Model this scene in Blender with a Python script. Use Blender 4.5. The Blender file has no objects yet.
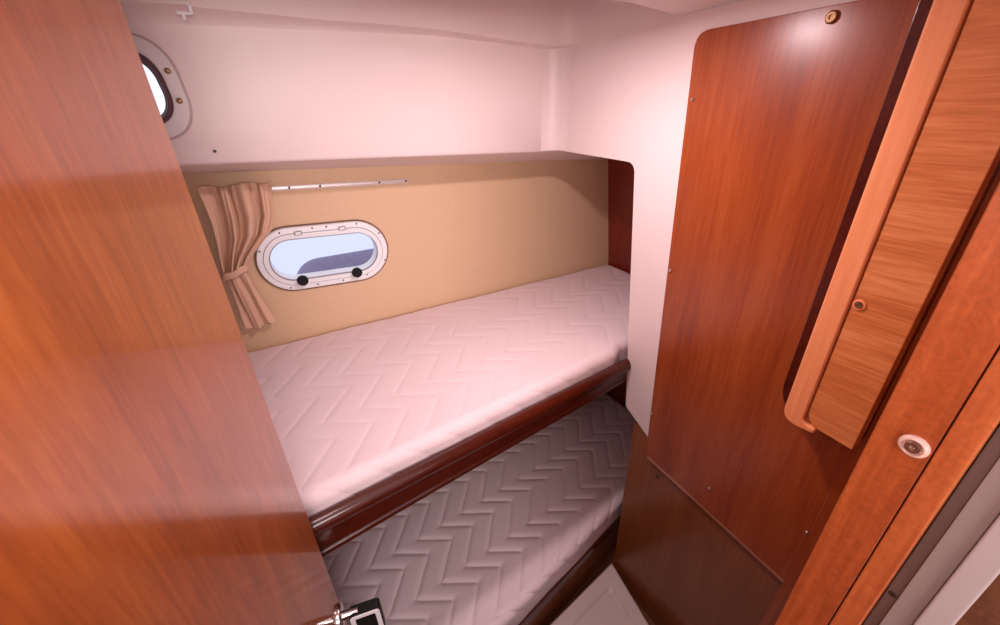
import bpy, bmesh, math, random
import numpy as np
from mathutils import Vector, Matrix
random.seed(4)
C = bpy.context.scene.collection
SC = bpy.context.scene
PI = math.pi

# ------------------------------------------------------------ camera, world, lights, exposure
EYE = Vector((0.0, 0.0, 1.75))
yaw, pitch, roll = math.radians(62.141), math.radians(26.586), math.radians(-1.856)
F_PX = 401.67
fw = Vector((math.cos(pitch) * math.cos(yaw), math.cos(pitch) * math.sin(yaw), -math.sin(pitch)))
rt = Vector((math.sin(yaw), -math.cos(yaw), 0))
up = rt.cross(fw)
r2 = math.cos(roll) * rt + math.sin(roll) * up
u2 = -math.sin(roll) * rt + math.cos(roll) * up
cd = bpy.data.cameras.new('camera')
cam = bpy.data.objects.new('camera', cd)
C.objects.link(cam)
cam.matrix_world = Matrix.Translation(EYE) @ Matrix((r2, u2, -fw)).transposed().to_4x4()
cd.sensor_fit = 'HORIZONTAL'
cd.sensor_width = 36.0
cd.lens = 36.0 * F_PX / 1000.0
cd.clip_start = 0.01
cd.clip_end = 500
SC.camera = cam

world = bpy.data.worlds.new('sky')
SC.world = world
world.use_nodes = True
bg = world.node_tree.nodes['Background']
bg.inputs['Color'].default_value = (0.86, 0.85, 1.0, 1)
bg.inputs['Strength'].default_value = 1.3

SC.view_settings.view_transform = 'Standard'
SC.view_settings.look = 'None'
SC.view_settings.gamma = 1.0
SC.view_settings.use_curve_mapping = False
SC.view_settings.exposure = -0.03


def area(name, loc, target, size, power, col, size_y=None):
    l = bpy.data.lights.new(name, 'AREA')
    l.energy = power
    l.color = col
    l.shape = 'RECTANGLE' if size_y else 'DISK'
    l.size = size
    if size_y:
        l.size_y = size_y
    o = bpy.data.objects.new(name, l)
    C.objects.link(o)
    o.location = loc
    o.rotation_euler = (Vector(target) - Vector(loc)).to_track_quat('-Z', 'Y').to_euler()
    return o


# the cabin's ceiling lamp shines down from its fitting; daylight and lamps of the saloon come in through the doorway
LAMP = (0.46, 0.675, 1.921)
area('ceiling_lamp_light', (LAMP[0], LAMP[1], LAMP[2] - 0.006), (LAMP[0], LAMP[1], 0), 0.070, 6.5, (1.0, 0.77, 0.80))
area('companionway_light', (-0.15, -1.5, 1.74), (0.2, 1.3, 1.5), 0.9, 31.0, (1.0, 0.82, 0.80), 0.40)
FILL_POS = (-0.03, 0.05, 1.79)  # added fill light near the camera, not a known lamp of the cabin
pl = bpy.data.lights.new('fill_light', 'POINT')
pl.energy = 5.5
pl.color = (1.0, 0.80, 0.76)
pl.shadow_soft_size = 0.09
po = bpy.data.objects.new('fill_light', pl)
C.objects.link(po)
po.location = FILL_POS


# ------------------------------------------------------------ materials
def new_mat(name):
    m = bpy.data.materials.new(name)
    m.use_nodes = True
    return m, m.node_tree, m.node_tree.nodes['Principled BSDF']


def plain(name, col, rough=0.5, metal=0.0, noise=0.0, scale=20, bump=0.0, coat=0.0, spec=None):
    m, nt, p = new_mat(name)
    p.inputs['Base Color'].default_value = (*col, 1)
    p.inputs['Roughness'].default_value = rough
    p.inputs['Metallic'].default_value = metal
    p.inputs['Coat Weight'].default_value = coat
    if spec is not None:
        p.inputs['Specular IOR Level'].default_value = spec
    tc = nt.nodes.new('ShaderNodeTexCoord')
    nz = nt.nodes.new('ShaderNodeTexNoise')
    nz.inputs['Scale'].default_value = scale
    nz.inputs['Detail'].default_value = 5
    nt.links.new(tc.outputs['Object'], nz.inputs['Vector'])
    if noise:
        mx = nt.nodes.new('ShaderNodeMix')
        mx.data_type = 'RGBA'
        mx.inputs['A'].default_value = (*[c * (1 - noise) for c in col], 1)
        mx.inputs['B'].default_value = (*[min(1, c * (1 + noise)) for c in col], 1)
        nt.links.new(nz.outputs['Fac'], mx.inputs['Factor'])
        nt.links.new(mx.outputs['Result'], p.inputs['Base Color'])
    if bump:
        b = nt.nodes.new('ShaderNodeBump')
        b.inputs['Strength'].default_value = bump
        b.inputs['Distance'].default_value = 0.002
        nt.links.new(nz.outputs['Fac'], b.inputs['Height'])
        nt.links.new(b.outputs['Normal'], p.inputs['Normal'])
    return m


def wood(name, dark, mid, light, along='Z', streak=1.0, rough=0.35, coat=0.6, coat_rough=0.12, fine=1.0, contrast=1.0, rot=0.0, spec=0.5, mottle=0.0):
    """varnished veneer: long fibres along one axis"""
    m, nt, p = new_mat(name)
    N, L = nt.nodes, nt.links
    tc = N.new('ShaderNodeTexCoord')
    mp = N.new('ShaderNodeMapping')
    L.new(tc.outputs['Object'], mp.inputs['Vector'])
    mp.inputs['Rotation'].default_value = (0, 0, rot)
    sc = {'X': (streak, 14, 14), 'Y': (14, streak, 14), 'Z': (14, 14, streak)}[along]
    mp.inputs['Scale'].default_value = sc
    n1 = N.new('ShaderNodeTexNoise'); n1.inputs['Scale'].default_value = 1.1; n1.inputs['Detail'].default_value = 4
    n1.inputs['Distortion'].default_value = 0.6
    n2 = N.new('ShaderNodeTexNoise'); n2.inputs['Scale'].default_value = 6.0 * fine; n2.inputs['Detail'].default_value = 6
    n2.inputs['Roughness'].default_value = 0.7
    mp3 = N.new('ShaderNodeMapping')
    L.new(tc.outputs['Object'], mp3.inputs['Vector'])
    mp3.inputs['Rotation'].default_value = (0, 0, rot)
    mp3.inputs['Scale'].default_value = {'X': (9, 190, 190), 'Y': (190, 9, 190), 'Z': (190, 190, 9)}[along]
    n3 = N.new('ShaderNodeTexNoise'); n3.inputs['Scale'].default_value = 1.0 * fine; n3.inputs['Detail'].default_value = 2
    for n in (n1, n2):
        L.new(mp.outputs['Vector'], n.inputs['Vector'])
    L.new(mp3.outputs['Vector'], n3.inputs['Vector'])
    a = N.new('ShaderNodeMath'); a.operation = 'MULTIPLY_ADD'; a.inputs[1].default_value = 0.45
    b = N.new('ShaderNodeMath'); b.operation = 'MULTIPLY_ADD'; b.inputs[1].default_value = 0.35
    c = N.new('ShaderNodeMath'); c.operation = 'MULTIPLY'; c.inputs[1].default_value = 0.25
    L.new(n3.outputs['Fac'], c.inputs[0])
    L.new(n2.outputs['Fac'], b.inputs[0]); L.new(c.outputs[0], b.inputs[2])
    L.new(n1.outputs['Fac'], a.inputs[0]); L.new(b.outputs[0], a.inputs[2])
    cr = N.new('ShaderNodeValToRGB')
    e = cr.color_ramp.elements
    h = 0.13 / contrast
    e[0].position = 0.525 - h; e[0].color = (*dark, 1)
    e[1].position = 0.525 + h; e[1].color = (*light, 1)
    k = e.new(0.525); k.color = (*mid, 1)
    L.new(a.outputs[0], cr.inputs['Fac'])
    out = cr.outputs['Color']
    if mottle:
        n4 = N.new('ShaderNodeTexNoise'); n4.inputs['Scale'].default_value = 90; n4.inputs['Detail'].default_value = 4
        n4.inputs['Distortion'].default_value = 2.0
        L.new(tc.outputs['Object'], n4.inputs['Vector'])
        mx = N.new('ShaderNodeMix'); mx.data_type = 'RGBA'; mx.blend_type = 'MULTIPLY'
        mx.inputs['Factor'].default_value = mottle
        r4 = N.new('ShaderNodeValToRGB')
        r4.color_ramp.elements[0].position = 0.35; r4.color_ramp.elements[0].color = (0.45, 0.40, 0.40, 1)
        r4.color_ramp.elements[1].position = 0.62; r4.color_ramp.elements[1].color = (1, 1, 1, 1)
        L.new(n4.outputs['Fac'], r4.inputs['Fac'])
        L.new(out, mx.inputs['A']); L.new(r4.outputs['Color'], mx.inputs['B'])
        out = mx.outputs['Result']
    L.new(out, p.inputs['Base Color'])
    bm_ = N.new('ShaderNodeBump'); bm_.inputs['Strength'].default_value = 0.06; bm_.inputs['Distance'].default_value = 0.001
    L.new(n3.outputs['Fac'], bm_.inputs['Height'])
    L.new(bm_.outputs['Normal'], p.inputs['Normal'])
    p.inputs['Roughness'].default_value = rough
    p.inputs['Specular IOR Level'].default_value = spec
    p.inputs['Coat Weight'].default_value = coat
    p.inputs['Coat Roughness'].default_value = coat_rough
    p.inputs['Coat IOR'].default_value = 1.6
    return m


M = {}
M['gelcoat'] = plain('white_gelcoat', (0.79, 0.69, 0.68), 0.42, noise=0.015, scale=6)
M['lining'] = plain('beige_vinyl_lining', (0.67, 0.48, 0.30), 0.55, noise=0.05, scale=60, bump=0.15)
M['ticking'] = plain('quilted_ticking', (0.76, 0.635, 0.655), 0.75, noise=0.03, scale=400, bump=0.2)
M['door_wood'] = wood('varnished_door_veneer', (0.19, 0.040, 0.007), (0.27, 0.064, 0.011), (0.36, 0.100, 0.019), rough=0.45, coat=1.0, coat_rough=0.10, fine=1.1, contrast=0.85, streak=2.6, spec=0.15)
M['panel_wood'] = wood('red_varnished_veneer', (0.21, 0.032, 0.005), (0.30, 0.056, 0.009), (0.38, 0.090, 0.018), rough=0.45, coat=0.7, coat_rough=0.27, contrast=0.8, spec=0.15)
M['panel_low'] = wood('dark_brown_varnished_veneer', (0.18, 0.050, 0.011), (0.23, 0.068, 0.016), (0.28, 0.088, 0.022), rough=0.45, coat=0.5, coat_rough=0.2, contrast=0.8, spec=0.15)
M['dark_wood'] = wood('dark_mahogany', (0.042, 0.004, 0.002), (0.062, 0.007, 0.002), (0.085, 0.011, 0.003), along='X', rough=0.4, coat=0.4, coat_rough=0.12, spec=0.2)
M['end_wood'] = wood('deep_red_veneer', (0.15, 0.014, 0.006), (0.20, 0.022, 0.009), (0.25, 0.032, 0.012), rough=0.35, coat=0.3)
M['slab_wood'] = wood('cross_grained_veneer', (0.46, 0.125, 0.030), (0.62, 0.20, 0.055), (0.76, 0.30, 0.11), along='Y', rough=0.5, coat=0.1, coat_rough=0.3, contrast=1.1, fine=1.6)
M['lip_wood'] = wood('pale_solid_lipping', (0.76, 0.27, 0.10), (0.82, 0.31, 0.125), (0.88, 0.36, 0.16), rough=0.5, coat=0.1, coat_rough=0.3)
M['post_wood'] = wood('orange_solid_mahogany', (0.27, 0.052, 0.011), (0.37, 0.080, 0.017), (0.46, 0.115, 0.028), rough=0.45, coat=0.2, coat_rough=0.3, mottle=0.35)
M['stop_wood'] = wood('lighter_orange_mahogany', (0.38, 0.085, 0.020), (0.48, 0.125, 0.032), (0.56, 0.165, 0.045), rough=0.45, coat=0.2, coat_rough=0.3, mottle=0.3)
M['floor_wood'] = wood('cabin_sole_veneer', (0.10, 0.035, 0.015), (0.15, 0.055, 0.022), (0.20, 0.08, 0.03), along='X', rough=0.4, coat=0.3)
M['steel'] = plain('polished_steel', (0.80, 0.78, 0.77), 0.14, 1.0, noise=0.05)
M['screw'] = plain('screw_metal', (0.62, 0.55, 0.50), 0.3, 1.0, noise=0.1)
M['dark_screw'] = plain('dark_screw', (0.06, 0.04, 0.035), 0.45, 0.4, noise=0.1)
M['brass'] = plain('dull_brass', (0.32, 0.20, 0.10), 0.45, 0.9, noise=0.2, scale=200)
M['aluminium'] = plain('satin_aluminium', (0.80, 0.77, 0.76), 0.35, 0.6, noise=0.03)
M['black'] = plain('black_plastic', (0.008, 0.008, 0.008), 0.55, noise=0.1, spec=0.2)
M['gasket'] = plain('maroon_rubber', (0.07, 0.012, 0.022), 0.4, noise=0.1)
M['white_plastic'] = plain('white_plastic', (0.84, 0.89, 0.92), 0.35, noise=0.01)
M['grey_plastic'] = plain('grey_window_frame', (0.72, 0.70, 0.70), 0.4, noise=0.02)
M['seam'] = plain('grey_seam', (0.28, 0.29, 0.31), 0.5, noise=0.05)
M['curtain'] = plain('tan_curtain_cloth', (0.68, 0.46, 0.32), 0.85, noise=0.06, scale=500, bump=0.4)
M['tray'] = plain('ivory_moulded_grp', (0.72, 0.62, 0.58), 0.4, noise=0.02)
M['post_grey'] = plain('grey_trim', (0.27, 0.225, 0.21), 0.5, noise=0.04)
M['post_dark'] = plain('grey_gasket_trim', (0.16, 0.115, 0.10), 0.5, noise=0.05)
M['post_light'] = plain('pale_trim', (0.42, 0.37, 0.37), 0.45, noise=0.03)
M['bead'] = wood('rubbed_bead', (0.40, 0.14, 0.08), (0.48, 0.18, 0.10), (0.55, 0.22, 0.12), along='Y', rough=0.35, coat=0.5)
M['lens'] = plain('lamp_lens', (0.9, 0.9, 0.88), 0.3)
M['water'] = plain('pale_harbour_water', (0.66, 0.72, 0.86), 0.35, noise=0.06, scale=1.5, bump=0.3)
M['rubber_band'] = plain('slate_violet_rubber', (0.23, 0.21, 0.33), 0.7, noise=0.25, scale=40, bump=0.4)


def glass(name):
    m, nt, p = new_mat(name)
    p.inputs['Base Color'].default_value = (0.97, 0.98, 1, 1)
    p.inputs['Roughness'].default_value = 0.0
    p.inputs['Transmission Weight'].default_value = 1.0
    p.inputs['IOR'].default_value = 1.02
    return m


M['button'] = plain('rose_plastic', (0.60, 0.40, 0.34), 0.4, noise=0.03)
M['glass'] = glass('clear_acrylic')


# ------------------------------------------------------------ mesh helpers (all coordinates are metres in the cabin)
def link_mesh(name, me, mat, parent=None, smooth=None):
    o = bpy.data.objects.new(name, me)
    C.objects.link(o)
    if mat:
        me.materials.append(mat)
    if smooth is not None:
        me.polygons.foreach_set('use_smooth', [True] * len(me.polygons))
        if smooth < 179:
            me.set_sharp_from_angle(angle=math.radians(smooth))
    if parent:
        o.parent = parent
        w = Vector((0, 0, 0)); q = parent
        while q:
            w = w + Vector(q.location); q = q.parent
        o.location = -w
    return o


def obj(name, bm, mat, parent=None, smooth=40):
    bmesh.ops.remove_doubles(bm, verts=bm.verts, dist=1e-6)
    bmesh.ops.recalc_face_normals(bm, faces=bm.faces)
    me = bpy.data.meshes.new(name)
    bm.to_mesh(me)
    bm.free()
    o = link_mesh(name, me, mat, parent, smooth)
    if smooth < 179:
        w = o.modifiers.new('weighted_normal', 'WEIGHTED_NORMAL'); w.keep_sharp = True; w.weight = 80
    return o


def tag(o, label=None, cat=None, group=None, kind=None):
    if label: o['label'] = label
    if cat: o['category'] = cat
    if group: o['group'] = group
    if kind: o['kind'] = kind
    return o


def thing(name, loc, label, cat, group=None, kind=None):
    o = bpy.data.objects.new(name, None)
    o.empty_display_size = 0.05
    C.objects.link(o)
    o.location = loc
    return tag(o, label, cat, group, kind)


def bevel(bm, w, seg=2, ang=30):
    if w <= 0:
        return
    bmesh.ops.remove_doubles(bm, verts=bm.verts, dist=1e-6)
    bmesh.ops.recalc_face_normals(bm, faces=bm.faces)
    es = [e for e in bm.edges if len(e.link_faces) == 2 and e.calc_face_angle(0) > math.radians(ang)]
    bmesh.ops.bevel(bm, geom=es, offset=w, segments=seg, profile=0.5, affect='EDGES', clamp_overlap=True)


def hexa(bm, pts):
    """eight corners: bottom four, then top four"""
    v = [bm.verts.new(p) for p in pts]
    for f in ((0, 3, 2, 1), (4, 5, 6, 7), (0, 1, 5, 4), (1, 2, 6, 5), (2, 3, 7, 6), (3, 0, 4, 7)):
        bm.faces.new([v[i] for i in f])


def box(x0, x1, y0, y1, z0, z1, bev=0.0, seg=2, bm=None):
    bm2 = bmesh.new()
    hexa(bm2, [(x0, y0, z0), (x1, y0, z0), (x1, y1, z0), (x0, y1, z0), (x0, y0, z1), (x1, y0, z1), (x1, y1, z1), (x0, y1, z1)])
    bevel(bm2, bev, seg)
    return bm2


def fill(loops, place):
    """flat region bounded by the first loop with the others as holes; place maps (a, b) to a point"""
    bm = bmesh.new()
    es = []
    for lp in loops:
        vs = [bm.verts.new(place(*p)) for p in lp]
        for i in range(len(vs)):
            es.append(bm.edges.new((vs[i], vs[(i + 1) % len(vs)])))
    bmesh.ops.triangle_fill(bm, use_beauty=True, use_dissolve=False, edges=es)
    return bm


def slab(loops, p0, p1, bev=0.0, seg=2):
    """solid between two placements of the same outline"""
    if len(loops) == 1:
        bm = bmesh.new()
        a = [bm.verts.new(p0(*p)) for p in loops[0]]
        b = [bm.verts.new(p1(*p)) for p in loops[0]]
        bm.faces.new(a); bm.faces.new(list(reversed(b)))
        n = len(a)
        for i in range(n):
            bm.faces.new((a[i], b[i], b[(i + 1) % n], a[(i + 1) % n]))
        bevel(bm, bev, seg)
        return bm
    bm = fill(loops, p0)
    b2 = fill(loops, p1)
    me = bpy.data.meshes.new('tmp'); b2.to_mesh(me); b2.free()
    bm.from_mesh(me); bpy.data.meshes.remove(me)
    for lp in loops:
        n = len(lp)
        for i in range(n):
            q = [p0(*lp[i]), p0(*lp[(i + 1) % n]), p1(*lp[(i + 1) % n]), p1(*lp[i])]
            bm.faces.new([bm.verts.new(p) for p in q])
    bevel(bm, bev, seg, 60)
    return bm


def round_poly(pts, rads, n=6):
    """polygon with rounded corners"""
    out = []
    N = len(pts)
    for i in range(N):
        p = Vector(pts[i]); a = Vector(pts[i - 1]); b = Vector(pts[(i + 1) % N])
        r = rads[i] if isinstance(rads, (list, tuple)) else rads
        if r <= 0:
            out.append(tuple(p)); continue
        u = (a - p).normalized(); v = (b - p).normalized()
        ang = u.angle(v)
        t = r / math.tan(ang / 2)
        t = min(t, (a - p).length * 0.49, (b - p).length * 0.49)
        s, e = p + u * t, p + v * t
        for k in range(n + 1):
            q = k / n
            out.append(tuple((1 - q) ** 2 * s + 2 * q * (1 - q) * (p * 0.85 + (s + e) * 0.075) + q * q * e))
    return out


def stadium(cx, cz, L, H, rot=0.0, n=14):
    r = H / 2
    out = []
    for s in (1, -1):
        for k in range(n + 1):
            a = -PI / 2 + PI * k / n
            x = s * (L / 2 - r) + s * r * math.cos(a)
            z = s * r * math.sin(a)
            out.append((cx + x * math.cos(rot) - z * math.sin(rot), cz + x * math.sin(rot) + z * math.cos(rot)))
    return out


def disc(center, normal, r, depth, prof=None, n=24, sx=1.0):
    """small turned fitting: rings (radius factor, depth factor) revolved about the normal"""
    bm = bmesh.new()
    nrm = Vector(normal).normalized()
    t = nrm.orthogonal().normalized() if abs(nrm.z) > 0.9 else Vector((0, 0, 1)).cross(nrm).normalized()
    b = nrm.cross(t)
    prof = prof or [(1, 0), (1, 0.5), (0.8, 0.9), (0, 1)]
    rings = []
    for (rr, dd) in prof:
        if rr == 0:
            rings.append([bm.verts.new(Vector(center) + nrm * depth * dd)])
        else:
            rings.append([bm.verts.new(Vector(center) + nrm * depth * dd + (t * math.cos(2 * PI * k / n) * sx + b * math.sin(2 * PI * k / n)) * r * rr) for k in range(n)])
    for A, B in zip(rings, rings[1:]):
        for k in range(n):
            a0, a1 = A[k % len(A)], A[(k + 1) % len(A)]
            b0, b1 = B[k % len(B)], B[(k + 1) % len(B)]
            vs = []
            for v in (a0, a1, b1, b0):
                if v not in vs: vs.append(v)
            if len(vs) > 2: bm.faces.new(vs)
    if len(rings[0]) > 1:
        bm.faces.new(rings[0])
    return bm


SCREW_P = [(1, 0), (1, 0.55), (0.75, 0.95), (0.35, 0.95), (0.3, 0.6), (0, 0.6)]


def screw(parent, c, nrm, r=0.0045, depth=0.0035, mat='screw', name='screw'):
    return obj(name, disc(c, nrm, r, depth, SCREW_P, 12), M[mat], parent, 50)


# ------------------------------------------------------------ shell
XB = 0.862                                    # face of the moulded bulkhead between cabin and foot of the berths
YF = 1.19                                     # face of the upper side moulding
def xb(y): return XB
def BP(d): return lambda a, b: (xb(a) + d, a, b)
XL, XE = -0.75, 1.350
tag(obj('floor', box(XL, 1.9, -1.9, 1.45, -0.03, 0.0), M['floor_wood']), 'dark brown varnished cabin sole under the berths', 'floor', kind='structure')

# hull side lining with the opening of the oval portlight
PL_C, PL_ROT = (0.096, 1.342), math.radians(-2.6)
hole = stadium(*PL_C, 0.36, 0.165, PL_ROT)
HULL = [(XL, 0.0), (1.9, 0.0), (1.9, 1.70), (XL, 1.70)]
tag(obj('wall_left', slab([HULL, hole], lambda a, b: (a, 1.40, b), lambda a, b: (a, 1.445, b)), M['lining']),
    'beige lined hull side above the upper berth', 'wall', kind='structure')

# upper white moulding: face, lower lip returning to the hull, cove to the ceiling
def zbot(x): return 1.661 - 0.0370 * x
def zmid(x): return float(np.interp(x, [-0.8, -0.06, 0.18, 0.49, 0.86, 1.0], [1.922, 1.928, 1.930, 1.932, 1.909, 1.905]))
def ztop(x): return float(np.interp(x, [-0.8, -0.06, 0.18, 0.41, 0.83, 1.0], [1.958, 1.952, 1.944, 1.942, 1.914, 1.910]))
WX0, WX1, WZ0, WZ1 = -0.46, -0.149, 1.747, 1.879
winhole = round_poly([(WX0, WZ0), (WX1, WZ0), (WX1 - 0.010, WZ1), (WX0 - 0.010, WZ1)], 0.050)
face = [(XL, zbot(XL)), (0.802, zbot(0.802)), (0.802, zmid(0.802)), (0.49, zmid(0.49)), (0.18, zmid(0.18)), (-0.06, zmid(-0.06)), (XL, zmid(XL))]
bm = fill([face, winhole], lambda a, b: (a, YF, b))
def strip(bm, rows):
    for A, B in zip(rows, rows[1:]):
        for i in range(len(A) - 1):
            bm.faces.new([bm.verts.new(p) for p in (A[i], A[i + 1], B[i + 1], B[i])])
xs = [XL, -0.4, -0.06, 0.2, 0.375, 0.55, 0.75, 0.802]
# lip: small rounded edge then the underside sloping outwards to the hull
rows = []
for (dy, dz) in ((0.0, 0.0), (0.002, -0.004), (0.006, -0.007), (1.40 - YF + 0.002, None)):
    rows.append([(x, YF + dy, zbot(x) + dz if dz is not None else 1.615 - 0.047 * x) for x in xs + [1.0, 1.6]])
strip(bm, rows)
# corner fillet into the bulkhead
arc = [(0.802 + 0.06 * math.sin(t), YF - 0.06 + 0.06 * math.cos(t)) for t in [PI / 2 * k / 8 for k in range(9)]]
strip(bm, [[(x, y, zbot(0.802) - 0.002) for x, y in arc], [(x, y, zmid(0.802) + 0.001) for x, y in arc]])
tag(obj('wall_upper', bm, M['gelcoat'], smooth=35), 'white moulded upper side above the beige lining', 'wall', kind='structure')

# roll above the face, then the coaming side rising past it
CX = [XL, -0.4, -0.06, 0.18, 0.3, 0.45, 0.62, 0.80]
bm = bmesh.new()
rows = []
for k in range(7):
    t = k / 6 * PI / 2
    s_, c_ = math.sin(t), math.cos(t)
    rows.append([(x, YF - 0.045 * (1 - c_), zmid(x) + (ztop(x) - zmid(x)) * s_) for x in CX])
rows.append([(x, YF - 0.048, ztop(x) + 0.008) for x in CX])
rows.append([(x, YF - 0.056, ztop(x) + 0.030) for x in CX])
rows.append([(x, YF - 0.095, 2.13) for x in CX])
strip(bm, rows)
arcs = []
for row in rows:
    x0, y0, z0 = row[-1]
    r = XB - x0
    arcs.append([(x0 + r * math.sin(PI / 2 * k / 8), y0 - r + r * math.cos(PI / 2 * k / 8), z0) for k in range(9)])
strip(bm, arcs)
tag(obj('wall_coaming', bm, M['gelcoat'], smooth=60), 'white side above the soft crease, rising past the ceiling edge', 'wall', kind='structure')
# ceiling over the standing room, its outer edge turned up into the recess over the berth
edge = [(XL, 0.722), (0.55, 0.722), (0.61, 0.705), (0.663, 0.702), (0.875, 0.762)]
EX = [XL, 0.0, 0.45, 0.55, 0.61, 0.663, 0.76, 0.868]
def yedge(x): return float(np.interp(x, [e[0] for e in edge], [e[1] for e in edge]))
bm = bmesh.new()
rows = [[(x, -0.10, 1.925) for x in EX], [(x, yedge(x) - 0.006, 1.925) for x in EX], [(x, yedge(x) - 0.001, 1.927) for x in EX],
        [(x, yedge(x) + 0.002, 1.932) for x in EX], [(x, yedge(x) + 0.04, 2.13) for x in EX], [(x, YF - 0.05, 2.13) for x in EX]]
strip(bm, rows)
tag(obj('ceiling', bm, M['gelcoat'], smooth=35), 'white moulded ceiling with an upturned edge over the berth', 'ceiling', kind='structure')

# bulkhead: moulded white arch with a leg; the berths run through the opening
leg = round_poly([(1.1890, 1.6291), (0.8303, 1.6162), (0.7466, 0.8504), (0.6410, 0.7998), (0.6242, 0.8087), (0.6341, 1.8590), (0.5548, 1.8669), (-0.3, 1.8669), (-0.3, 1.924), (0.74, 1.924), (0.80, 2.13), (1.1890, 2.13)],
                 [0.0, 0.028, 0.012, 0.0, 0.0, 0.0, 0, 0, 0, 0, 0, 0])
tag(obj('wall_right', slab([leg], BP(0), lambda a, b: (XB + 0.045, a, b)), M['gelcoat'], smooth=35),
    'white moulded arch and leg in front of the berth ends', 'wall', kind='structure')
# structural bulkhead behind the wooden panels
core = [(0.6975, 0.0), (0.7064, 0.8087), (0.6539, 0.8186), (0.6539, 1.8689), (-0.3, 1.8689), (-0.3, 0.0)]
tag(obj('wall_bulkhead', slab([core], BP(0.004), lambda a, b: (XB + 0.034, a, b)), M['panel_low']),
    'dark varnished lower bulkhead beside the lower berth', 'wall', kind='structure')
# end of the berth bay
tag(obj('wall_end', box(XE, XE + 0.03, 0.60, 1.3995, 0.0, 1.082), M['end_wood']), 'deep red veneered end of the berth bay', 'wall', kind='structure')
bm = bmesh.new()
hexa(bm, [(XE, 0.60, 1.0825), (XE + 0.03, 0.60, 1.0825), (XE + 0.03, 1.3995, 1.0825), (XE, 1.3995, 1.0825),
          (XE - 0.075, 0.60, 1.69), (XE - 0.045, 0.60, 1.69), (XE - 0.045, 1.3995, 1.69), (XE - 0.075, 1.3995, 1.69)])
tag(obj('wall_end_upper', bm, M['end_wood']), 'leaning deep red veneer panel at the foot of the upper berth', 'wall', kind='structure')
tag(obj('wall_bay', box(XB + 0.046, 1.75, 0.55, 0.58, 0.0, 1.96), M['end_wood']), 'inner side of the bay behind the bulkhead', 'wall', kind='structure')
tag(obj('ceiling_bay', box(XB + 0.046, 1.75, 0.55, 1.445, 1.70, 1.73), M['gelcoat']), 'white ceiling of the bay behind the arch', 'ceiling', kind='structure')

# surfaces behind the camera: saloon
tag(obj('wall_back', box(XL, 1.6, -1.93, -1.9, 0, 2.3), M['gelcoat']), 'white saloon side behind the doorway', 'wall', kind='structure')
tag(obj('wall_head', box(XL - 0.03, XL, -1.9, 1.445, 0, 2.02), M['post_wood']), 'wood partition at the head of the berths', 'wall', kind='structure')

# counter-shaped block added out of view to keep light off the lower berth
gc = thing('light_blocker', (0.0, -0.45, 0.0), 'added waist-high block behind the camera, unseen, shading the lower berth', 'light blocker')
obj('blocker_body', box(-0.70, 0.50, -0.85, -0.13, 0.001, 0.78, 0.004), M['floor_wood'], gc, 30)
obj('blocker_top', box(-0.71, 0.51, -0.86, -0.12, 0.7805, 0.82, 0.006), M['tray'], gc, 30)

# ------------------------------------------------------------ varnished bulkhead panel
pan = thing('bulkhead_panel', (0.86, 0.3, 0.71), 'large glossy red-brown veneer panel screwed to the white bulkhead', 'wood panel')
outl = round_poly([(0.6351, 0.8087), (0.6262, 0.7384), (-0.25, 0.6968), (-0.25, 1.8838), (0.6936, 1.8877)], [0.0, 0.0, 0, 0, 0.028])
obj('veneer_sheet', slab([outl], BP(-0.009), BP(-0.0006), 0.0012, 2), M['panel_wood'], pan, 30)
for (y, z) in ((0.6737, 1.7619), (0.6549, 1.3676), (0.6371, 0.9039), (0.4132, 0.8068), (0.1922, 0.8959)):
    screw(pan, (xb(y) - 0.009, y, z), (-1, 0, 0), 0.0046, 0.004)
bb = obj('brass_screw', disc((xb(0.439) - 0.009, 0.435, 1.870), (-1, 0, 0), 0.0095, 0.007, SCREW_P, 16), M['brass'], pan, 50)
bb['label'] = 'dull brass screw head at the top edge'
bead = slab([[(0.6262, 0.7379), (0.6262, 0.7260), (-0.25, 0.6844), (-0.25, 0.6963)]], BP(-0.0070), BP(0.003), 0.0015, 2)
bd = obj('bottom_bead', bead, M['bead'], pan, 30)
bd['label'] = 'thin paler bead along the bottom edge'
tag(screw(None, (xb(0.583) + 0.004, 0.583, 0.677), (-1, 0, 0), 0.0052, 0.004, 'dark_screw', 'screw_head'), 'small dark screw in the lower bulkhead below the bead', 'screw')
# stile next to the doorway
tag(obj('trim_3', slab([[(0.213, 0.0), (0.186, 0.85), (0.19, 1.885), (-0.25, 1.885), (-0.25, 0.0)]], BP(-0.017), BP(-0.0095), 0.002), M['panel_wood']),
    'wooden stile on the bulkhead near the door post', 'trim', kind='structure')

# ------------------------------------------------------------ upper berth
def rail_y(x): return 0.668 + 0.1073 * x
def berth_x(t, x0, x1): return x0 + (x1 - x0) * t
ub = thing('upper_berth', (0.45, 0.9, 0.92), 'raised side berth with a dark varnished fiddle rail under the pale mattress', 'berth')
prof = [(0.014, 1.020), (0.010, 1.028), (0.002, 1.0300), (-0.006, 1.026), (-0.0125, 1.016), (-0.014, 1.006), (-0.010, 0.994), (-0.002, 0.986), (-0.001, 0.951),
        (-0.0035, 0.949), (-0.0045, 0.947), (-0.0035, 0.945), (0.000, 0.943), (0.000, -1), (0.014, -1)]
bm = bmesh.new()
secs = []
for x in np.linspace(-0.70, XB - 0.0015, 24):
    zb = float(np.interp(x, [-0.1, 0.2, 0.86, 1.4], [0.915, 0.925, 0.944, 0.95]))
    sec = []
    for (dy, z) in prof:
        if z < 0: z = zb
        elif z < 0.96: z = zb + (z - 0.943) + 0.012
        sec.append(bm.verts.new((x, rail_y(x) + dy, z)))
    secs.append(sec)
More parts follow.
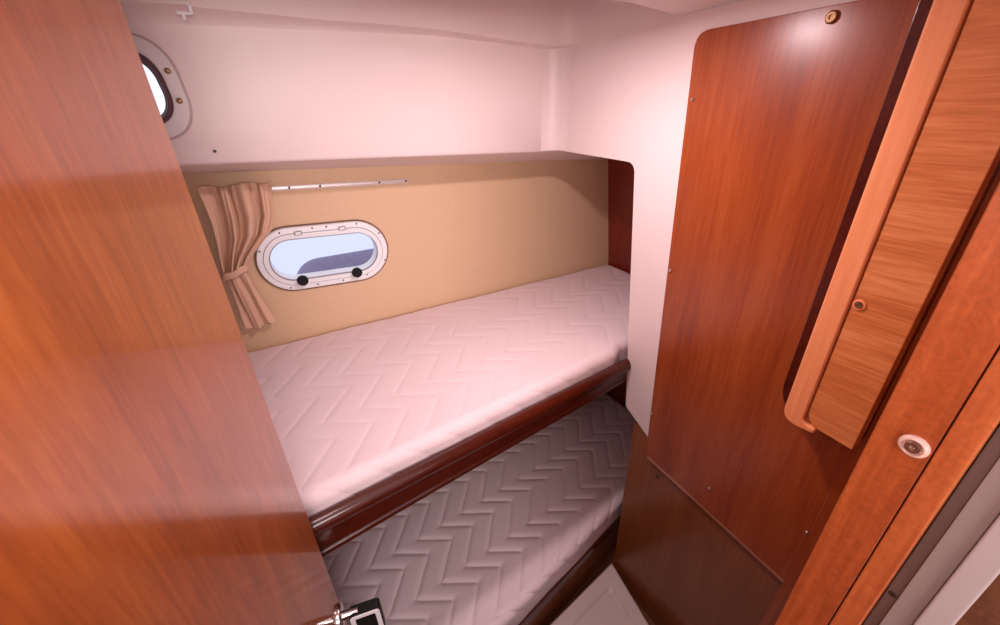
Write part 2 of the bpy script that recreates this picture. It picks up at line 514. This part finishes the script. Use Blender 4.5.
for A, B in zip(secs, secs[1:]):
    n = len(A)
    for i in range(n):
        bm.faces.new((A[i], A[(i + 1) % n], B[(i + 1) % n], B[i]))
bm.faces.new(secs[0]); bm.faces.new(list(reversed(secs[-1])))
obj('fiddle_rail', bm, M['dark_wood'], ub, 40)
bm = bmesh.new()
hexa(bm, [(-0.72, rail_y(-0.72) + 0.0145, 0.955), (XE - 0.001, rail_y(XE) + 0.0145, 0.955), (XE - 0.001, 1.399, 0.955), (-0.72, 1.399, 0.955),
          (-0.72, rail_y(-0.72) + 0.0145, 0.972), (XE - 0.001, rail_y(XE) + 0.0145, 0.972), (XE - 0.001, 1.399, 0.972), (-0.72, 1.399, 0.972)])
obj('berth_board', bm, M['dark_wood'], ub, 30)


# ------------------------------------------------------------ quilted mattresses
def quilt(x, y, cv, cu):
    """depth of the stitched zigzag channels (numpy)"""
    a = math.radians(6.0)
    u = x * math.cos(a) + y * math.sin(a)
    v = -x * math.sin(a) + y * math.cos(a)
    Pd = 0.188
    s = np.mod(v + cv, Pd)
    k = 0.071
    G = 0.103
    g = np.where(s < k, -G * s / k, -G + G * (s - k) / (Pd - k))
    slope = np.where(s < k, G / k, G / (Pd - k))
    # soften the elbows
    for c0 in (0.0, k, Pd):
        w = 0.008
        d = np.abs(s - c0)
        g = g + np.where(d < w, (1 if c0 == k else -1) * (w - d) ** 2 / (4 * w) * (G / k + G / (Pd - k)), 0)
    q = np.mod(u - g - cu, 0.092)
    du = np.minimum(q, 0.092 - q)
    d = du / np.sqrt(1 + slope ** 2)
    return d


def mattress(name, front, back, x0, x1, ztop_, thick, label, amp, nx, ny, ph, sag=0.0):
    """front(x), back(x) give the plan outline; soft rounded border, stitched top and side"""
    R_ = 0.030
    us = np.linspace(0, 1, nx)
    # profile parameter from the bottom of the front side over the top to the bottom of the back side
    width = 0.62
    side = thick - R_
    arcL = R_ * PI / 2
    total = 2 * side + 2 * arcL + width
    ps = np.linspace(0, total, ny)
    off = np.zeros(ny); zz = np.zeros(ny); tfr = np.zeros(ny); ny_ = np.zeros(ny); nz_ = np.zeros(ny)
    for i, p in enumerate(ps):
        if p < side: off[i], zz[i], tfr[i], ny_[i], nz_[i] = 0, -thick + p, 0, -1, 0
        elif p < side + arcL:
            t = (p - side) / R_; off[i], zz[i], tfr[i], ny_[i], nz_[i] = R_ * (1 - math.cos(t)), -R_ + R_ * math.sin(t), 0, -math.cos(t), math.sin(t)
        elif p < side + arcL + width:
            off[i], zz[i], tfr[i], ny_[i], nz_[i] = R_, 0, (p - side - arcL) / width, 0, 1
        elif p < side + 2 * arcL + width:
            t = (p - side - arcL - width) / R_; off[i], zz[i], tfr[i], ny_[i], nz_[i] = -R_ * 0 - R_ * (1 - math.sin(t)), -R_ + R_ * math.cos(t), 1, math.sin(t), math.cos(t)
        else:
            off[i], zz[i], tfr[i], ny_[i], nz_[i] = 0, -R_ - (p - side - 2 * arcL - width), 1, 1, 0
    # on the back side the offset runs inwards from the back line
    X = np.zeros((nx, ny)); Y = np.zeros((nx, ny)); Z = np.zeros((nx, ny))
    for i, u in enumerate(us):
        x = x0 + (x1 - x0) * u
        f, b = front(x), back(x)
        inner_f, inner_b = f + R_, b - R_
        col = np.where(tfr <= 0, f + np.where(ny_ < 0, off, off), 0)
        y = np.where((tfr > 0) & (tfr < 1), inner_f + (inner_b - inner_f) * tfr, 0)
        y = np.where(tfr <= 0, f + off, y)
        y = np.where(tfr >= 1, b + np.where(nz_ > 0, off, 0), y)
        # rounded ends
        de = min(x - x0, x1 - x)
        dz = 0.0
        if de < R_:
            q = (R_ - de) / R_
            dz = R_ * (1 - math.sqrt(max(0, 1 - q * q)))
        X[i] = x; Y[i] = y
        Z[i] = np.maximum(zz - dz * (nz_ > -0.5) * np.clip((zz + thick) / thick, 0, 1), -thick)
    YY = Y.copy()
    # stitch pattern follows the cloth over the edge
    dist_down = np.where(tfr[None, :] <= 0, Z * 0 - (ps[None, :] < side + arcL) * (side + arcL - ps[None, :]) * 0.6, 0)
    d = quilt(X, YY + dist_down, *ph)
    h = amp * (1 - 1.0 / (1 + (d / 0.0042) ** 2)) + amp * 0.5 * np.clip(d / 0.018, 0, 1)
    edge_f = np.clip((ps - 0.012) / 0.03, 0, 1)[None, :] * np.clip((total - ps) / 0.05, 0, 1)[None, :]
    h = (h - amp * 1.4) * edge_f
    rng = np.random.default_rng(3)
    wob = 0.0012 * np.sin(X * 17 + 1.3 * np.sin(Y * 9)) * np.sin(Y * 13 + 2)
    Yd = Y + ny_[None, :] * (h + wob)
    Zd = Z + nz_[None, :] * (h + wob) - sag * np.exp(-((X - 0.35) / 0.5) ** 2) * (nz_[None, :] > 0.5)
    co = np.stack([X, Yd, Zd + ztop_], -1).reshape(-1, 3)
    idx = np.arange(nx * ny).reshape(nx, ny)
    q = np.stack([idx[:-1, :-1], idx[1:, :-1], idx[1:, 1:], idx[:-1, 1:]], -1).reshape(-1, 4)
    faces = q.tolist()
    # close: bottom and both ends
    bottom = [[int(idx[i, 0]), int(idx[i, -1]), int(idx[i + 1, -1]), int(idx[i + 1, 0])] for i in range(nx - 1)]
    faces += bottom
    faces.append([int(v) for v in idx[0, :]])
    faces.append([int(v) for v in idx[-1, ::-1]])
    me = bpy.data.meshes.new(name)
    me.from_pydata(co.tolist(), [], faces)
    me.update()
    o = link_mesh(name, me, M['ticking'], None, 60)
    return tag(o, label, 'mattress')


# upper: lies on the berth board between the rail and the hull
mattress('upper_mattress', lambda x: rail_y(x) + 0.0165 + 0.018 * min(1.0, max(0.0, (x - 0.81) / 0.045)), lambda x: 1.397, -0.70, XE - 0.004, 1.073, 0.098,
         'wide pale pink quilted mattress on the raised berth against the beige hull side', 0.0012, 600, 230, (-0.0685, 0.071))

# ------------------------------------------------------------ lower berth
def low_y(x):
    return 0.605 + 0.231 * (x - 0.29)
lb = thing('lower_berth', (0.4, 0.7, 0.0), 'low berth base with a dark varnished front below the grey quilted mattress', 'berth')
def lowpoly(o): return [(x, low_y(x) + o) for x in (-0.72, 0.0, 0.5, 0.90, XE - 0.002)] + [(XE - 0.002, 1.39), (-0.72, 1.39)]
obj('berth_front', slab([lowpoly(0.012)], lambda a, b: (a, b, 0.001), lambda a, b: (a, b, 0.2495)), M['panel_low'], lb, 30)
bm = bmesh.new()
xs = (-0.70, 0.0, 0.5, 0.860)
for z0, z1, d in ((0.210, 0.247, -0.006), (0.186, 0.204, 0.004)):
    b2 = slab([[(x, low_y(min(x, 0.93)) + d) for x in xs] + [(x, low_y(min(x, 0.93)) + 0.0115) for x in reversed(xs)]],
              lambda a, b: (a, b, z0), lambda a, b: (a, b, z1), 0.003, 2)
    me = bpy.data.meshes.new('t'); b2.to_mesh(me); b2.free(); bm.from_mesh(me); bpy.data.meshes.remove(me)
obj('berth_lip', bm, M['dark_wood'], lb, 30)
mattress('lower_mattress', low_y, lambda x: 1.375, -0.70, XE - 0.004, 0.350, 0.098,
         'greyish quilted mattress with zigzag stitching on the low berth under the rail', 0.0040, 640, 270, (0.033, 0.084))

# moulded step on the sole
st = thing('moulded_step', (0.62, 0.45, 0.0), 'ivory moulded step with a recessed tread on the cabin floor', 'step')
c0 = Vector((0.856, 0.700)); ux = Vector((-0.986, -0.166)); uy = Vector((-0.164, -0.986))
def sp(a, b): return tuple(c0 + ux * a + uy * b)
def place(z, inset=0.0):
    return lambda a, b: (*sp(a, b), z)
A_, B_ = 0.50, 0.56
def rr(i, r): return round_poly([(i, i), (A_ - i, i), (A_ - i, B_ - i), (i, B_ - i)], r, 6)
bm = bmesh.new()
levels = [(0.0, 0.006, 0.001), (0.0, 0.006, 0.062), (0.004, 0.008, 0.068), (0.010, 0.010, 0.070), (0.050, 0.030, 0.070), (0.055, 0.028, 0.067),
          (0.060, 0.026, 0.059), (0.066, 0.024, 0.057), (0.072, 0.022, 0.060), (0.078, 0.02, 0.061)]
rings = []
for (i, r, z) in levels:
    rings.append([bm.verts.new((*sp(a, b), z)) for a, b in rr(i, max(r, 0.006))])
for A, B in zip(rings, rings[1:]):
    n = len(A)
    for k in range(n):
        bm.faces.new((A[k], A[(k + 1) % n], B[(k + 1) % n], B[k]))
bm.faces.new(rings[0]); bm.faces.new(list(reversed(rings[-1])))
obj('tread', bm, M['tray'], st, 50)

# ------------------------------------------------------------ locker side with pale lipping, between the panel and the door post
lk = thing('hanging_locker', (0.8, 0.22, 1.19), 'cross-grained orange wood locker front with a pale rounded lipping', 'locker')
Y0, Y1, ZB, ZT = 0.171, 0.288, 1.195, 1.915
obj('lipping', slab([round_poly([(Y0 + 0.058, ZB + 0.002), (Y0 + 0.058, ZB - 0.009), (Y1, ZB - 0.016), (Y1, ZT), (Y1 - 0.036, ZT), (Y1 - 0.036, ZB + 0.003)],
     [0, 0, 0.050, 0, 0, 0.030], 10)], lambda a, b: (0.782, a, b), lambda a, b: (0.812, a, b), 0.004, 3), M['lip_wood'], lk, 35)
obj('veneer_face', slab([round_poly([(Y0, ZB), (Y1 - 0.038, ZB + 0.004), (Y1 - 0.038, ZT), (Y0, ZT)], [0, 0.029, 0, 0], 10)],
    lambda a, b: (0.7865, a, b), lambda a, b: (0.812, a, b), 0.001, 1), M['slab_wood'], lk, 35)
obj('backing_frame', slab([round_poly([(Y0 + 0.004, ZB - 0.004), (Y1 + 0.026, ZB - 0.024), (Y1 + 0.026, ZT), (Y0 + 0.004, ZT)], [0, 0.055, 0, 0], 10)],
    lambda a, b: (0.813, a, b), lambda a, b: (0.850, a, b), 0.002, 2), M['dark_wood'], lk, 35)
rg = obj('screw_cap', disc((0.7865, 0.240, 1.453), (-1, 0, 0), 0.0088, 0.003, [(1, 0), (1, 0.8), (0.72, 1.0), (0.66, 0.4), (0.2, 0.4), (0.15, 0.0), (0, 0)], 20), M['lip_wood'], lk, 50)
obj('screw', disc((0.7838, 0.240, 1.453), (-1, 0, 0), 0.0054, 0.0015, [(1, 0), (0.9, 1), (0.3, 1), (0.25, 0.2), (0, 0.2)], 14), M['brass'], rg, 50)

# ------------------------------------------------------------ door frame post and the trims beyond it
XP = 0.40
pt = thing('trim_1', (XP, 0.05, 0.0), 'orange solid wood door post with a round steel button', 'door frame', kind='structure')
obj('post', box(XP, XP + 0.055, 0.0436, 0.0803, 0.02, 1.92, 0.0015), M['post_wood'], pt, 30)
obj('stop_bead', box(XP - 0.0008, XP + 0.05, 0.0255, 0.0430, 0.02, 1.92, 0.0015), M['stop_wood'], pt, 30)
bt = obj('button', disc((XP, 0.0545, 1.501), (-1, 0, 0), 0.0096, 0.004, [(1, 0), (1, 0.45), (0.85, 0.95), (0.72, 1.0), (0.66, 0.55), (0, 0.5)], 28), M['button'], pt, 50)
bt['label'] = 'round pale button with a steel screw'
obj('screw', disc((XP - 0.002, 0.0545, 1.501), (-1, 0, 0), 0.0056, 0.0026, [(1, 0), (0.85, 1), (0.35, 1), (0.2, 0.1), (0, 0.1)], 14), M['screw'], bt, 50)
tag(obj('trim_2', box(XP + 0.012, XP + 0.05, 0.0165, 0.0250, 0.02, 1.92, 0.001), M['post_dark']), 'dark grey gasket strip beside the orange door post', 'trim', kind='structure')
tag(obj('trim_4', box(XP + 0.006, XP + 0.05, 0.0010, 0.0163, 0.02, 1.92, 0.001), M['post_grey']), 'grey strip between the gasket and the pale corner trim', 'trim', kind='structure')
tag(obj('trim_5', box(XP + 0.002, XP + 0.05, -0.0160, 0.0008, 0.02, 1.92, 0.002), M['post_light']), 'pale corner trim at the bottom right', 'trim', kind='structure')
tag(obj('hole_plug', disc((XP + 0.012, 0.0205, 1.340), (-1, 0, 0), 0.0030, 0.001, SCREW_P, 12), M['dark_screw']), 'small dark plug in the grey strip', 'plug')
# partition between cabin and saloon, right and left of the doorway
tag(obj('wall_front', box(XP + 0.056, 0.812, 0.020, 0.072, 0.0, 1.924), M['post_wood']), 'wood partition right of the doorway', 'wall', kind='structure')
tag(obj('saloon_cabinet', box(XP + 0.15, 0.80, -0.8, 0.012, 0.001, 1.80, 0.004), M['floor_wood']), 'dark brown saloon cabinet at the bottom right corner', 'cabinet')
tag(obj('wall_front_left', box(XL, -0.245, -0.085, -0.035, 0.0, 1.924), M['post_wood']), 'wood partition left of the doorway', 'wall', kind='structure')

# ------------------------------------------------------------ door leaf, standing open
E_ = Vector((-0.088, 0.594)); TH = math.radians(80.0)
dd = Vector((math.cos(TH), math.sin(TH))); nn = Vector((math.sin(TH), -math.cos(TH)))   # nn points to the camera side
DW = 0.632
door = thing('door_1', (E_.x - dd.x * DW, E_.y - dd.y * DW, 0.45), 'big glossy orange-brown cabin door standing open at the left', 'door', kind='structure')
def dp(s, t, z):        # s back from the free edge, t out of the visible face
    p = E_ - dd * s + nn * t
    return (p.x, p.y, z)
bm = bmesh.new()
hexa(bm, [dp(0, 0, .45), dp(DW, 0, .45), dp(DW, -.022, .45), dp(0, -.022, .45), dp(0, 0, 1.915), dp(DW, 0, 1.915), dp(DW, -.022, 1.915), dp(0, -.022, 1.915)])
bevel(bm, 0.0012, 2)
obj('leaf', bm, M['door_wood'], door, 30)
# latch: rosette on the face, neck and a rectangular bow handle
hz = 0.842
n3 = (nn.x, nn.y, 0)
obj('rosette', disc(dp(0.028, 0, hz), n3, 0.026, 0.008, [(1, 0), (1, 0.5), (0.92, 0.9), (0.7, 1), (0, 1)], 36), M['steel'], door, 50)
hd = obj('neck', disc(dp(0.028, 0.007, hz), n3, 0.009, 0.030, [(1, 0), (0.9, 0.5), (1, 1), (0, 1)], 24), M['steel'], door, 50)
hd['label'] = 'steel neck of the handle'


def bar(bm, pts, w, h, wdir):
    """rectangular bar swept along points; w along wdir, h across"""
    wd = Vector(wdir).normalized()
    rings = []
    n = len(pts)
    for i, p in enumerate(pts):
        p = Vector(p)
        t = (Vector(pts[min(i + 1, n - 1)]) - Vector(pts[max(i - 1, 0)])).normalized()
        s = t.cross(wd).normalized()
        rings.append([bm.verts.new(p + wd * w * a + s * h * b) for a, b in ((-.5, -.5), (.5, -.5), (.5, .5), (-.5, .5))])
    for A, B in zip(rings, rings[1:]):
        for k in range(4):
            bm.faces.new((A[k], A[(k + 1) % 4], B[(k + 1) % 4], B[k]))
    bm.faces.new(rings[0]); bm.faces.new(list(reversed(rings[-1])))


bm = bmesh.new()
# bow: frame of flat bar in the plane (out of the door, downwards)
o0, o1, z1, z0 = 0.020, 0.080, hz + 0.006, hz - 0.085
def ringpts(i, r):
    return round_poly([(o0 + i, z0 + i), (o1 - i, z0 + i), (o1 - i, z1 - i), (o0 + i, z1 - i)], r, 5)
def hp(s): return lambda a, b: dp(s, a, b)
bow = slab([ringpts(0, 0.008), ringpts(0.011, 0.003)], hp(0.018), hp(0.040), 0.0015, 2)
bw = obj('bow_handle', bow, M['black'], door, 40)
bw['label'] = 'black bow with a bright face'
obj('face_plate', slab([ringpts(0.0012, 0.007), ringpts(0.0105, 0.003)], hp(0.0402), hp(0.0425), 0.0006, 1), M['grey_plastic'], bw, 40)
tag(obj('handle_insert', slab([ringpts(0.0115, 0.003)], hp(0.024), hp(0.037), 0.001, 1), M['black'], door, 40), 'dark insert of the handle')

# ------------------------------------------------------------ oval portlight
cx, cz = PL_C
w1 = thing('window_1', (cx, 1.39, cz), 'oval white-framed portlight with two black knobs in the beige hull side', 'window', kind='structure')
def P(y): return lambda a, b: (a, y, b)
def loft(loops_y, bm=None, cap0=False, cap1=False):
    bm = bm or bmesh.new()
    R = [[bm.verts.new((a, y, b)) for a, b in lp] for lp, y in loops_y]
    for A, B in zip(R, R[1:]):
        n = len(A)
        for k in range(n):
            bm.faces.new((A[k], A[(k + 1) % n], B[(k + 1) % n], B[k]))
    if cap0: bm.faces.new(R[0])
    if cap1: bm.faces.new(list(reversed(R[-1])))
    return bm
def S(L, H, dx=0, dz=0): return stadium(cx + dx, cz + dz, L, H, PL_ROT, 20)
OL, OH = 0.402, 0.205
M['shadow_ring'] = plain('brown_shadow_ring', (0.16, 0.09, 0.06), 0.6)  # shadow round the portlight frame, painted as a brown ring
obj('shadow_ring', loft([(S(OL + .010, OH + .010), 1.3998), (S(OL + .009, OH + .009), 1.3955), (S(OL - .004, OH - .004), 1.3955)]), M['shadow_ring'], w1, 40)
obj('outer_ring', loft([(S(OL, OH), 1.3995), (S(OL, OH), 1.392), (S(OL - .006, OH - .006), 1.388), (S(OL - .036, OH - .036), 1.387), (S(OL - .037, OH - .037), 1.391)]),
    M['white_plastic'], w1, 40)
obj('seam', loft([(S(OL - .037, OH - .037), 1.391), (S(OL - .040, OH - .040), 1.391)]), M['seam'], w1, 40)
fr = obj('inner_frame', loft([(S(OL - .040, OH - .040), 1.391), (S(OL - .041, OH - .041), 1.385), (S(OL - .070, OH - .070), 1.385), (S(OL - .074, OH - .074), 1.389),
     (S(OL - .076, OH - .076), 1.437), (S(OL - .05, OH - .05), 1.437), (S(OL - .05, OH - .05), 1.40)]), M['white_plastic'], w1, 40)
obj('inner_gasket', loft([(S(OL - .070, OH - .070), 1.3849), (S(OL - .0695, OH - .0695), 1.3835), (S(OL - .0745, OH - .0745), 1.3835), (S(OL - .0755, OH - .0755), 1.390)]), M['seam'], fr, 40)
obj('pane', loft([(S(OL - .075, OH - .075), 1.428), (S(OL - .075, OH - .075), 1.432)], cap0=True, cap1=True), M['glass'], w1, 30)
for (x, z) in ((0.008, 1.279), (0.178, 1.271)):
    kb = obj('knob', disc((x, 1.386, z), (0, -1, 0), 0.0172, 0.017, [(0.6, 0), (0.6, 0.3), (0.95, 0.35), (1, 0.5), (1, 0.85), (0.9, 1), (0, 1)], 28), M['black'], w1, 40)
    kb['label'] = 'black clamp knob'
for (x, z) in ((-0.021, 1.437), (0.073, 1.438), (0.115, 1.436), (0.208, 1.432), (0.275, 1.390), (0.280, 1.293), (0.212, 1.252), (0.131, 1.2485), (0.050, 1.2515), (-0.031, 1.258), (-0.087, 1.390)):
    screw(w1, (x, 1.3885, z), (0, -1, 0), 0.0028, 0.002, 'dark_screw')
for (x, z) in ((0.030, 1.429), (0.161, 1.4245)):
    h = obj('hinge', slab([round_poly([(x - .011, z - .0065), (x + .011, z - .0065), (x + .011, z + .0065), (x - .011, z + .0065)], 0.001, 2)], P(1.3875), P(1.383), 0.0008, 1), M['seam'], w1, 30)
    obj('hinge_pad', slab([[(x - .008, z - .004), (x + .008, z - .004), (x + .008, z + .004), (x - .008, z + .004)]], P(1.3832), P(1.3815)), M['white_plastic'], h, 30)

# ------------------------------------------------------------ framed window in the upper side
w2 = thing('window_2', (-0.31, YF - 0.01, 1.82), 'grey-framed upper window half hidden behind the open door', 'window', kind='structure')
def Q(o, r): return round_poly([(WX0 - o, WZ0 - o), (WX1 + o + 0.004, WZ0 - o), (WX1 + o - 0.010, WZ1 + o), (WX0 - o, WZ1 + o)], r, 10)
def yq(d): return YF - d
obj('frame', loft([(Q(.0305, .072), yq(.0005)), (Q(.0300, .071), yq(.009)), (Q(.026, .068), yq(.011)), (Q(.006, .056), yq(.011)), (Q(.004, .054), yq(.008)), (Q(.004, .054), yq(-.005))]), M['grey_plastic'], w2, 30)
M['shade_rim'] = plain('shaded_grey_rim', (0.44, 0.38, 0.38), 0.5, noise=0.03)  # shade on the frame's outer edge, painted as a darker grey
shade_rim = obj('shade_rim', loft([(Q(.0345, .074), yq(.0003)), (Q(.034, .074), yq(.006)), (Q(.030, .071), yq(.0078))]), M['shade_rim'], w2, 40)
obj('gasket', loft([(Q(.005, .055), yq(.0115)), (Q(.003, .054), yq(.014)), (Q(-.003, .050), yq(.014)), (Q(-.005, .048), yq(.008)), (Q(-.008, .045), yq(.006)), (Q(-.009, .045), yq(-.005))]), M['gasket'], w2, 40)
obj('pane', loft([(Q(-.004, .049), yq(-.001)), (Q(-.004, .049), yq(-.005))], cap0=True, cap1=True), M['glass'], w2, 30)
for (x, z) in ((-0.137, 1.845), (-0.134, 1.790), (-0.22, 1.912), (-0.22, 1.724)):
    screw(w2, (x, yq(.011), z), (0, -1, 0), 0.0058, 0.003, 'brass')
tag(obj('screw_head', disc((-0.101, YF - 0.0002, 1.687), (0, -1, 0), 0.0034, 0.003, SCREW_P, 12), M['dark_screw']), 'single small dark screw in the white upper side', 'screw')

# trim rail at the ceiling edge with its plastic clip
tr = thing('headliner_trim', (-0.2, YF - 0.045, 1.952), 'thin white trim strip with a broken clip at the ceiling edge', 'trim')
obj('strip', box(-0.70, -0.058, YF - 0.062, YF - 0.048, 1.951, 1.959, 0.0015), M['gelcoat'], tr, 30)
yc = YF - 0.060
bm = box(-0.064, -0.058, yc, yc + 0.006, 1.938, 1.954, 0.001)
b2 = box(-0.086, -0.062, yc, yc + 0.007, 1.936, 1.941, 0.001)
b3 = box(-0.079, -0.073, yc, yc + 0.006, 1.927, 1.938, 0.001)
for b in (b2, b3):
    me = bpy.data.meshes.new('t'); b.to_mesh(me); b.free(); bm.from_mesh(me); bpy.data.meshes.remove(me)
obj('clip', bm, M['white_plastic'], tr, 30)

# ------------------------------------------------------------ curtain and its rail
cr = thing('curtain_rail', (0.1, 1.395, 1.563), 'thin aluminium curtain rail above the oval portlight', 'curtain rail')
bm = bmesh.new()
def rz(x): return 1.566 - 0.043 * x
pf = [(1.3995, -.0065), (1.3935, -.0065), (1.3925, -.004), (1.3945, -.002), (1.3945, .002), (1.3925, .004), (1.3935, .0065), (1.3995, .0065)]
A = [bm.verts.new((-0.185, y, rz(-0.185) + z)) for y, z in pf]
B = [bm.verts.new((0.402, y, rz(0.402) + z)) for y, z in pf]
for k in range(len(pf)):
    bm.faces.new((A[k], A[(k + 1) % len(pf)], B[(k + 1) % len(pf)], B[k]))
bm.faces.new(A); bm.faces.new(list(reversed(B)))
obj('track', bm, M['aluminium'], cr, 20)
for x in (0.038, 0.124, 0.305, 0.394):
    screw(cr, (x, 1.3945, rz(x)), (0, -1, 0), 0.0030, 0.0025, 'dark_screw')

cu = thing('curtain', (-0.12, 1.37, 1.15), 'tan gathered curtain tied back beside the oval portlight', 'curtain')
def cloth(name, rows, amp, nf, phase, parent, n=140, dy0=0.0):
    """rows: (z, x_left, x_right, depth factor, fold sharpness, sag)"""
    co = []
    zs = [r[0] for r in rows]
    m = 60
    for j in range(m):
        q = j / (m - 1)
        z = zs[0] + (zs[-1] - zs[0]) * q
        f = lambda k: float(np.interp(-z, [-a for a in zs], [r[k] for r in rows]))
        xl, xr, am, sg = f(1), f(2), f(3), f(4)
        for i in range(n):
            s = i / (n - 1)
            w = s + 0.035 * math.sin(2 * PI * s * 2.3 + phase)
            fold = math.sin(2 * PI * nf * w + phase) + 0.35 * math.sin(2 * PI * nf * 2.3 * w + 1.7 * phase + 2 * q)
            x = xl + (xr - xl) * s + 0.002 * math.sin(9 * s + 5 * q)
            y = 1.378 + dy0 - amp * am * (0.55 + 0.45 * fold) - sg * math.sin(PI * s)
            zz = z + 0.004 * math.sin(2 * PI * nf * s * 0.5 + phase) * (q > 0.97 or q < 0.02)
            co.append((x, y, zz))
    fs = [[j * n + i, j * n + i + 1, (j + 1) * n + i + 1, (j + 1) * n + i] for j in range(m - 1) for i in range(n - 1)]
    me = bpy.data.meshes.new(name)
    me.from_pydata(co, [], fs); me.update()
    o = link_mesh(name, me, M['curtain'], parent, 180)
    md = o.modifiers.new('thickness', 'SOLIDIFY'); md.thickness = 0.0016
    return o
cloth('upper_cloth', [(1.590, -0.182, -0.006, 0.8, 0.0), (1.56, -0.180, -0.010, 0.9, 0.0), (1.50, -0.178, -0.016, 1.0, 0.0), (1.45, -0.180, -0.038, 1.0, 0.004), (1.39, -0.186, -0.102, 0.9, 0.008),
      (1.345, -0.190, -0.138, 0.75, 0.014)], 0.034, 3.6, 0.9, cu)
cloth('lower_cloth', [(1.348, -0.192, -0.138, 0.7, 0.014), (1.30, -0.190, -0.128, 0.8, 0.008), (1.22, -0.186, -0.112, 0.7, 0.003), (1.156, -0.184, -0.100, 0.7, 0.0)], 0.018, 2.2, 2.4, cu)
# tie band
bm = bmesh.new()
n = 28
rings = []
for k in range(n):
    t = 2 * PI * k / n
    cxx, cyy = -0.164, 1.358
    x = cxx + 0.034 * math.cos(t); y = cyy + 0.022 * math.sin(t)
    zt = 1.349 + 0.010 * math.cos(t) + 0.002 * math.sin(5 * t)
    nr = Vector((math.cos(t), math.sin(t), 0))
    c = Vector((x, y, zt))
    rings.append([bm.verts.new(c + nr * a + Vector((0, 0, b))) for a, b in ((0, -.011), (.003, -.009), (.004, 0), (.003, .009), (0, .011), (-.001, 0))])
for k in range(n):
    A, B = rings[k], rings[(k + 1) % n]
    for j in range(6):
        bm.faces.new((A[j], A[(j + 1) % 6], B[(j + 1) % 6], B[j]))
obj('tie_band', bm, M['curtain'], cu, 180)

# ------------------------------------------------------------ ceiling lamp, just above the picture
lp = thing('ceiling_lamp', LAMP, 'small round ceiling lamp above the upper berth', 'lamp')
zc = LAMP[2] + 0.006
obj('lamp_body', disc((LAMP[0], LAMP[1], zc), (0, 0, -1), 0.042, 0.006, [(1, 0), (0.98, 0.7), (0.90, 1.0), (0.84, 0.8), (0.82, 0.2), (0, 0.2)], 36), M['steel'], lp, 40)
obj('lamp_lens', disc((LAMP[0], LAMP[1], zc - 0.0015), (0, 0, -1), 0.034, 0.003, [(1, 0), (0.9, 0.8), (0, 1)], 36), M['lens'], lp, 40)

# stem and base added for the fill light, above the camera and unseen
gl = thing('fill_lamp', FILL_POS, 'added fitting of the fill light, unseen under the ceiling over the doorway', 'lamp')
obj('stem', disc((FILL_POS[0], FILL_POS[1], 1.92), (0, 0, -1), 0.006, 0.07, [(1, 0), (1, 1), (0, 1)], 12), M['steel'], gl, 40)
obj('base', disc((FILL_POS[0], FILL_POS[1], 1.924), (0, 0, -1), 0.045, 0.010, [(1, 0), (1, 0.5), (0.8, 1), (0, 1)], 30), M['steel'], gl, 40)

# ------------------------------------------------------------ outside: water and a float alongside
wt = tag(obj('water', box(-60, 60, 1.9, 120, -0.3, -0.25), M['water']), 'pale harbour water outside the portlight', 'water', kind='structure')
bm = bmesh.new()
secs = []
L0, L1 = -0.02, 3.2
xs = [L0 + 0.17 * (1 - math.cos(PI / 2 * k / 8)) for k in range(9)] + list(np.linspace(0.5, L1, 8))
for i, x in enumerate(xs):
    q = min(1.0, (x - L0) / 0.17)
    r = math.sqrt(max(0.0, 1 - (1 - q) ** 2))
    r = max(r, 0.02)
    zt = 0.70 + 0.147 * r
    zb = -0.249
    sec = []
    for k in range(13):
        a = PI * k / 12
        sec.append(bm.verts.new((x, 3.0 + 0.06 - 0.06 * math.cos(a), zb + (zt - zb) * math.sin(a) ** 0.2)))
    secs.append(sec)
for A, B in zip(secs, secs[1:]):
    for k in range(12):
        bm.faces.new((A[k], A[k + 1], B[k + 1], B[k]))
bm.faces.new(secs[0]); bm.faces.new(list(reversed(secs[-1])))
tag(obj('mooring_fender', bm, M['rubber_band'], smooth=40), 'slate violet fender wall seen low through the oval portlight', 'fender')
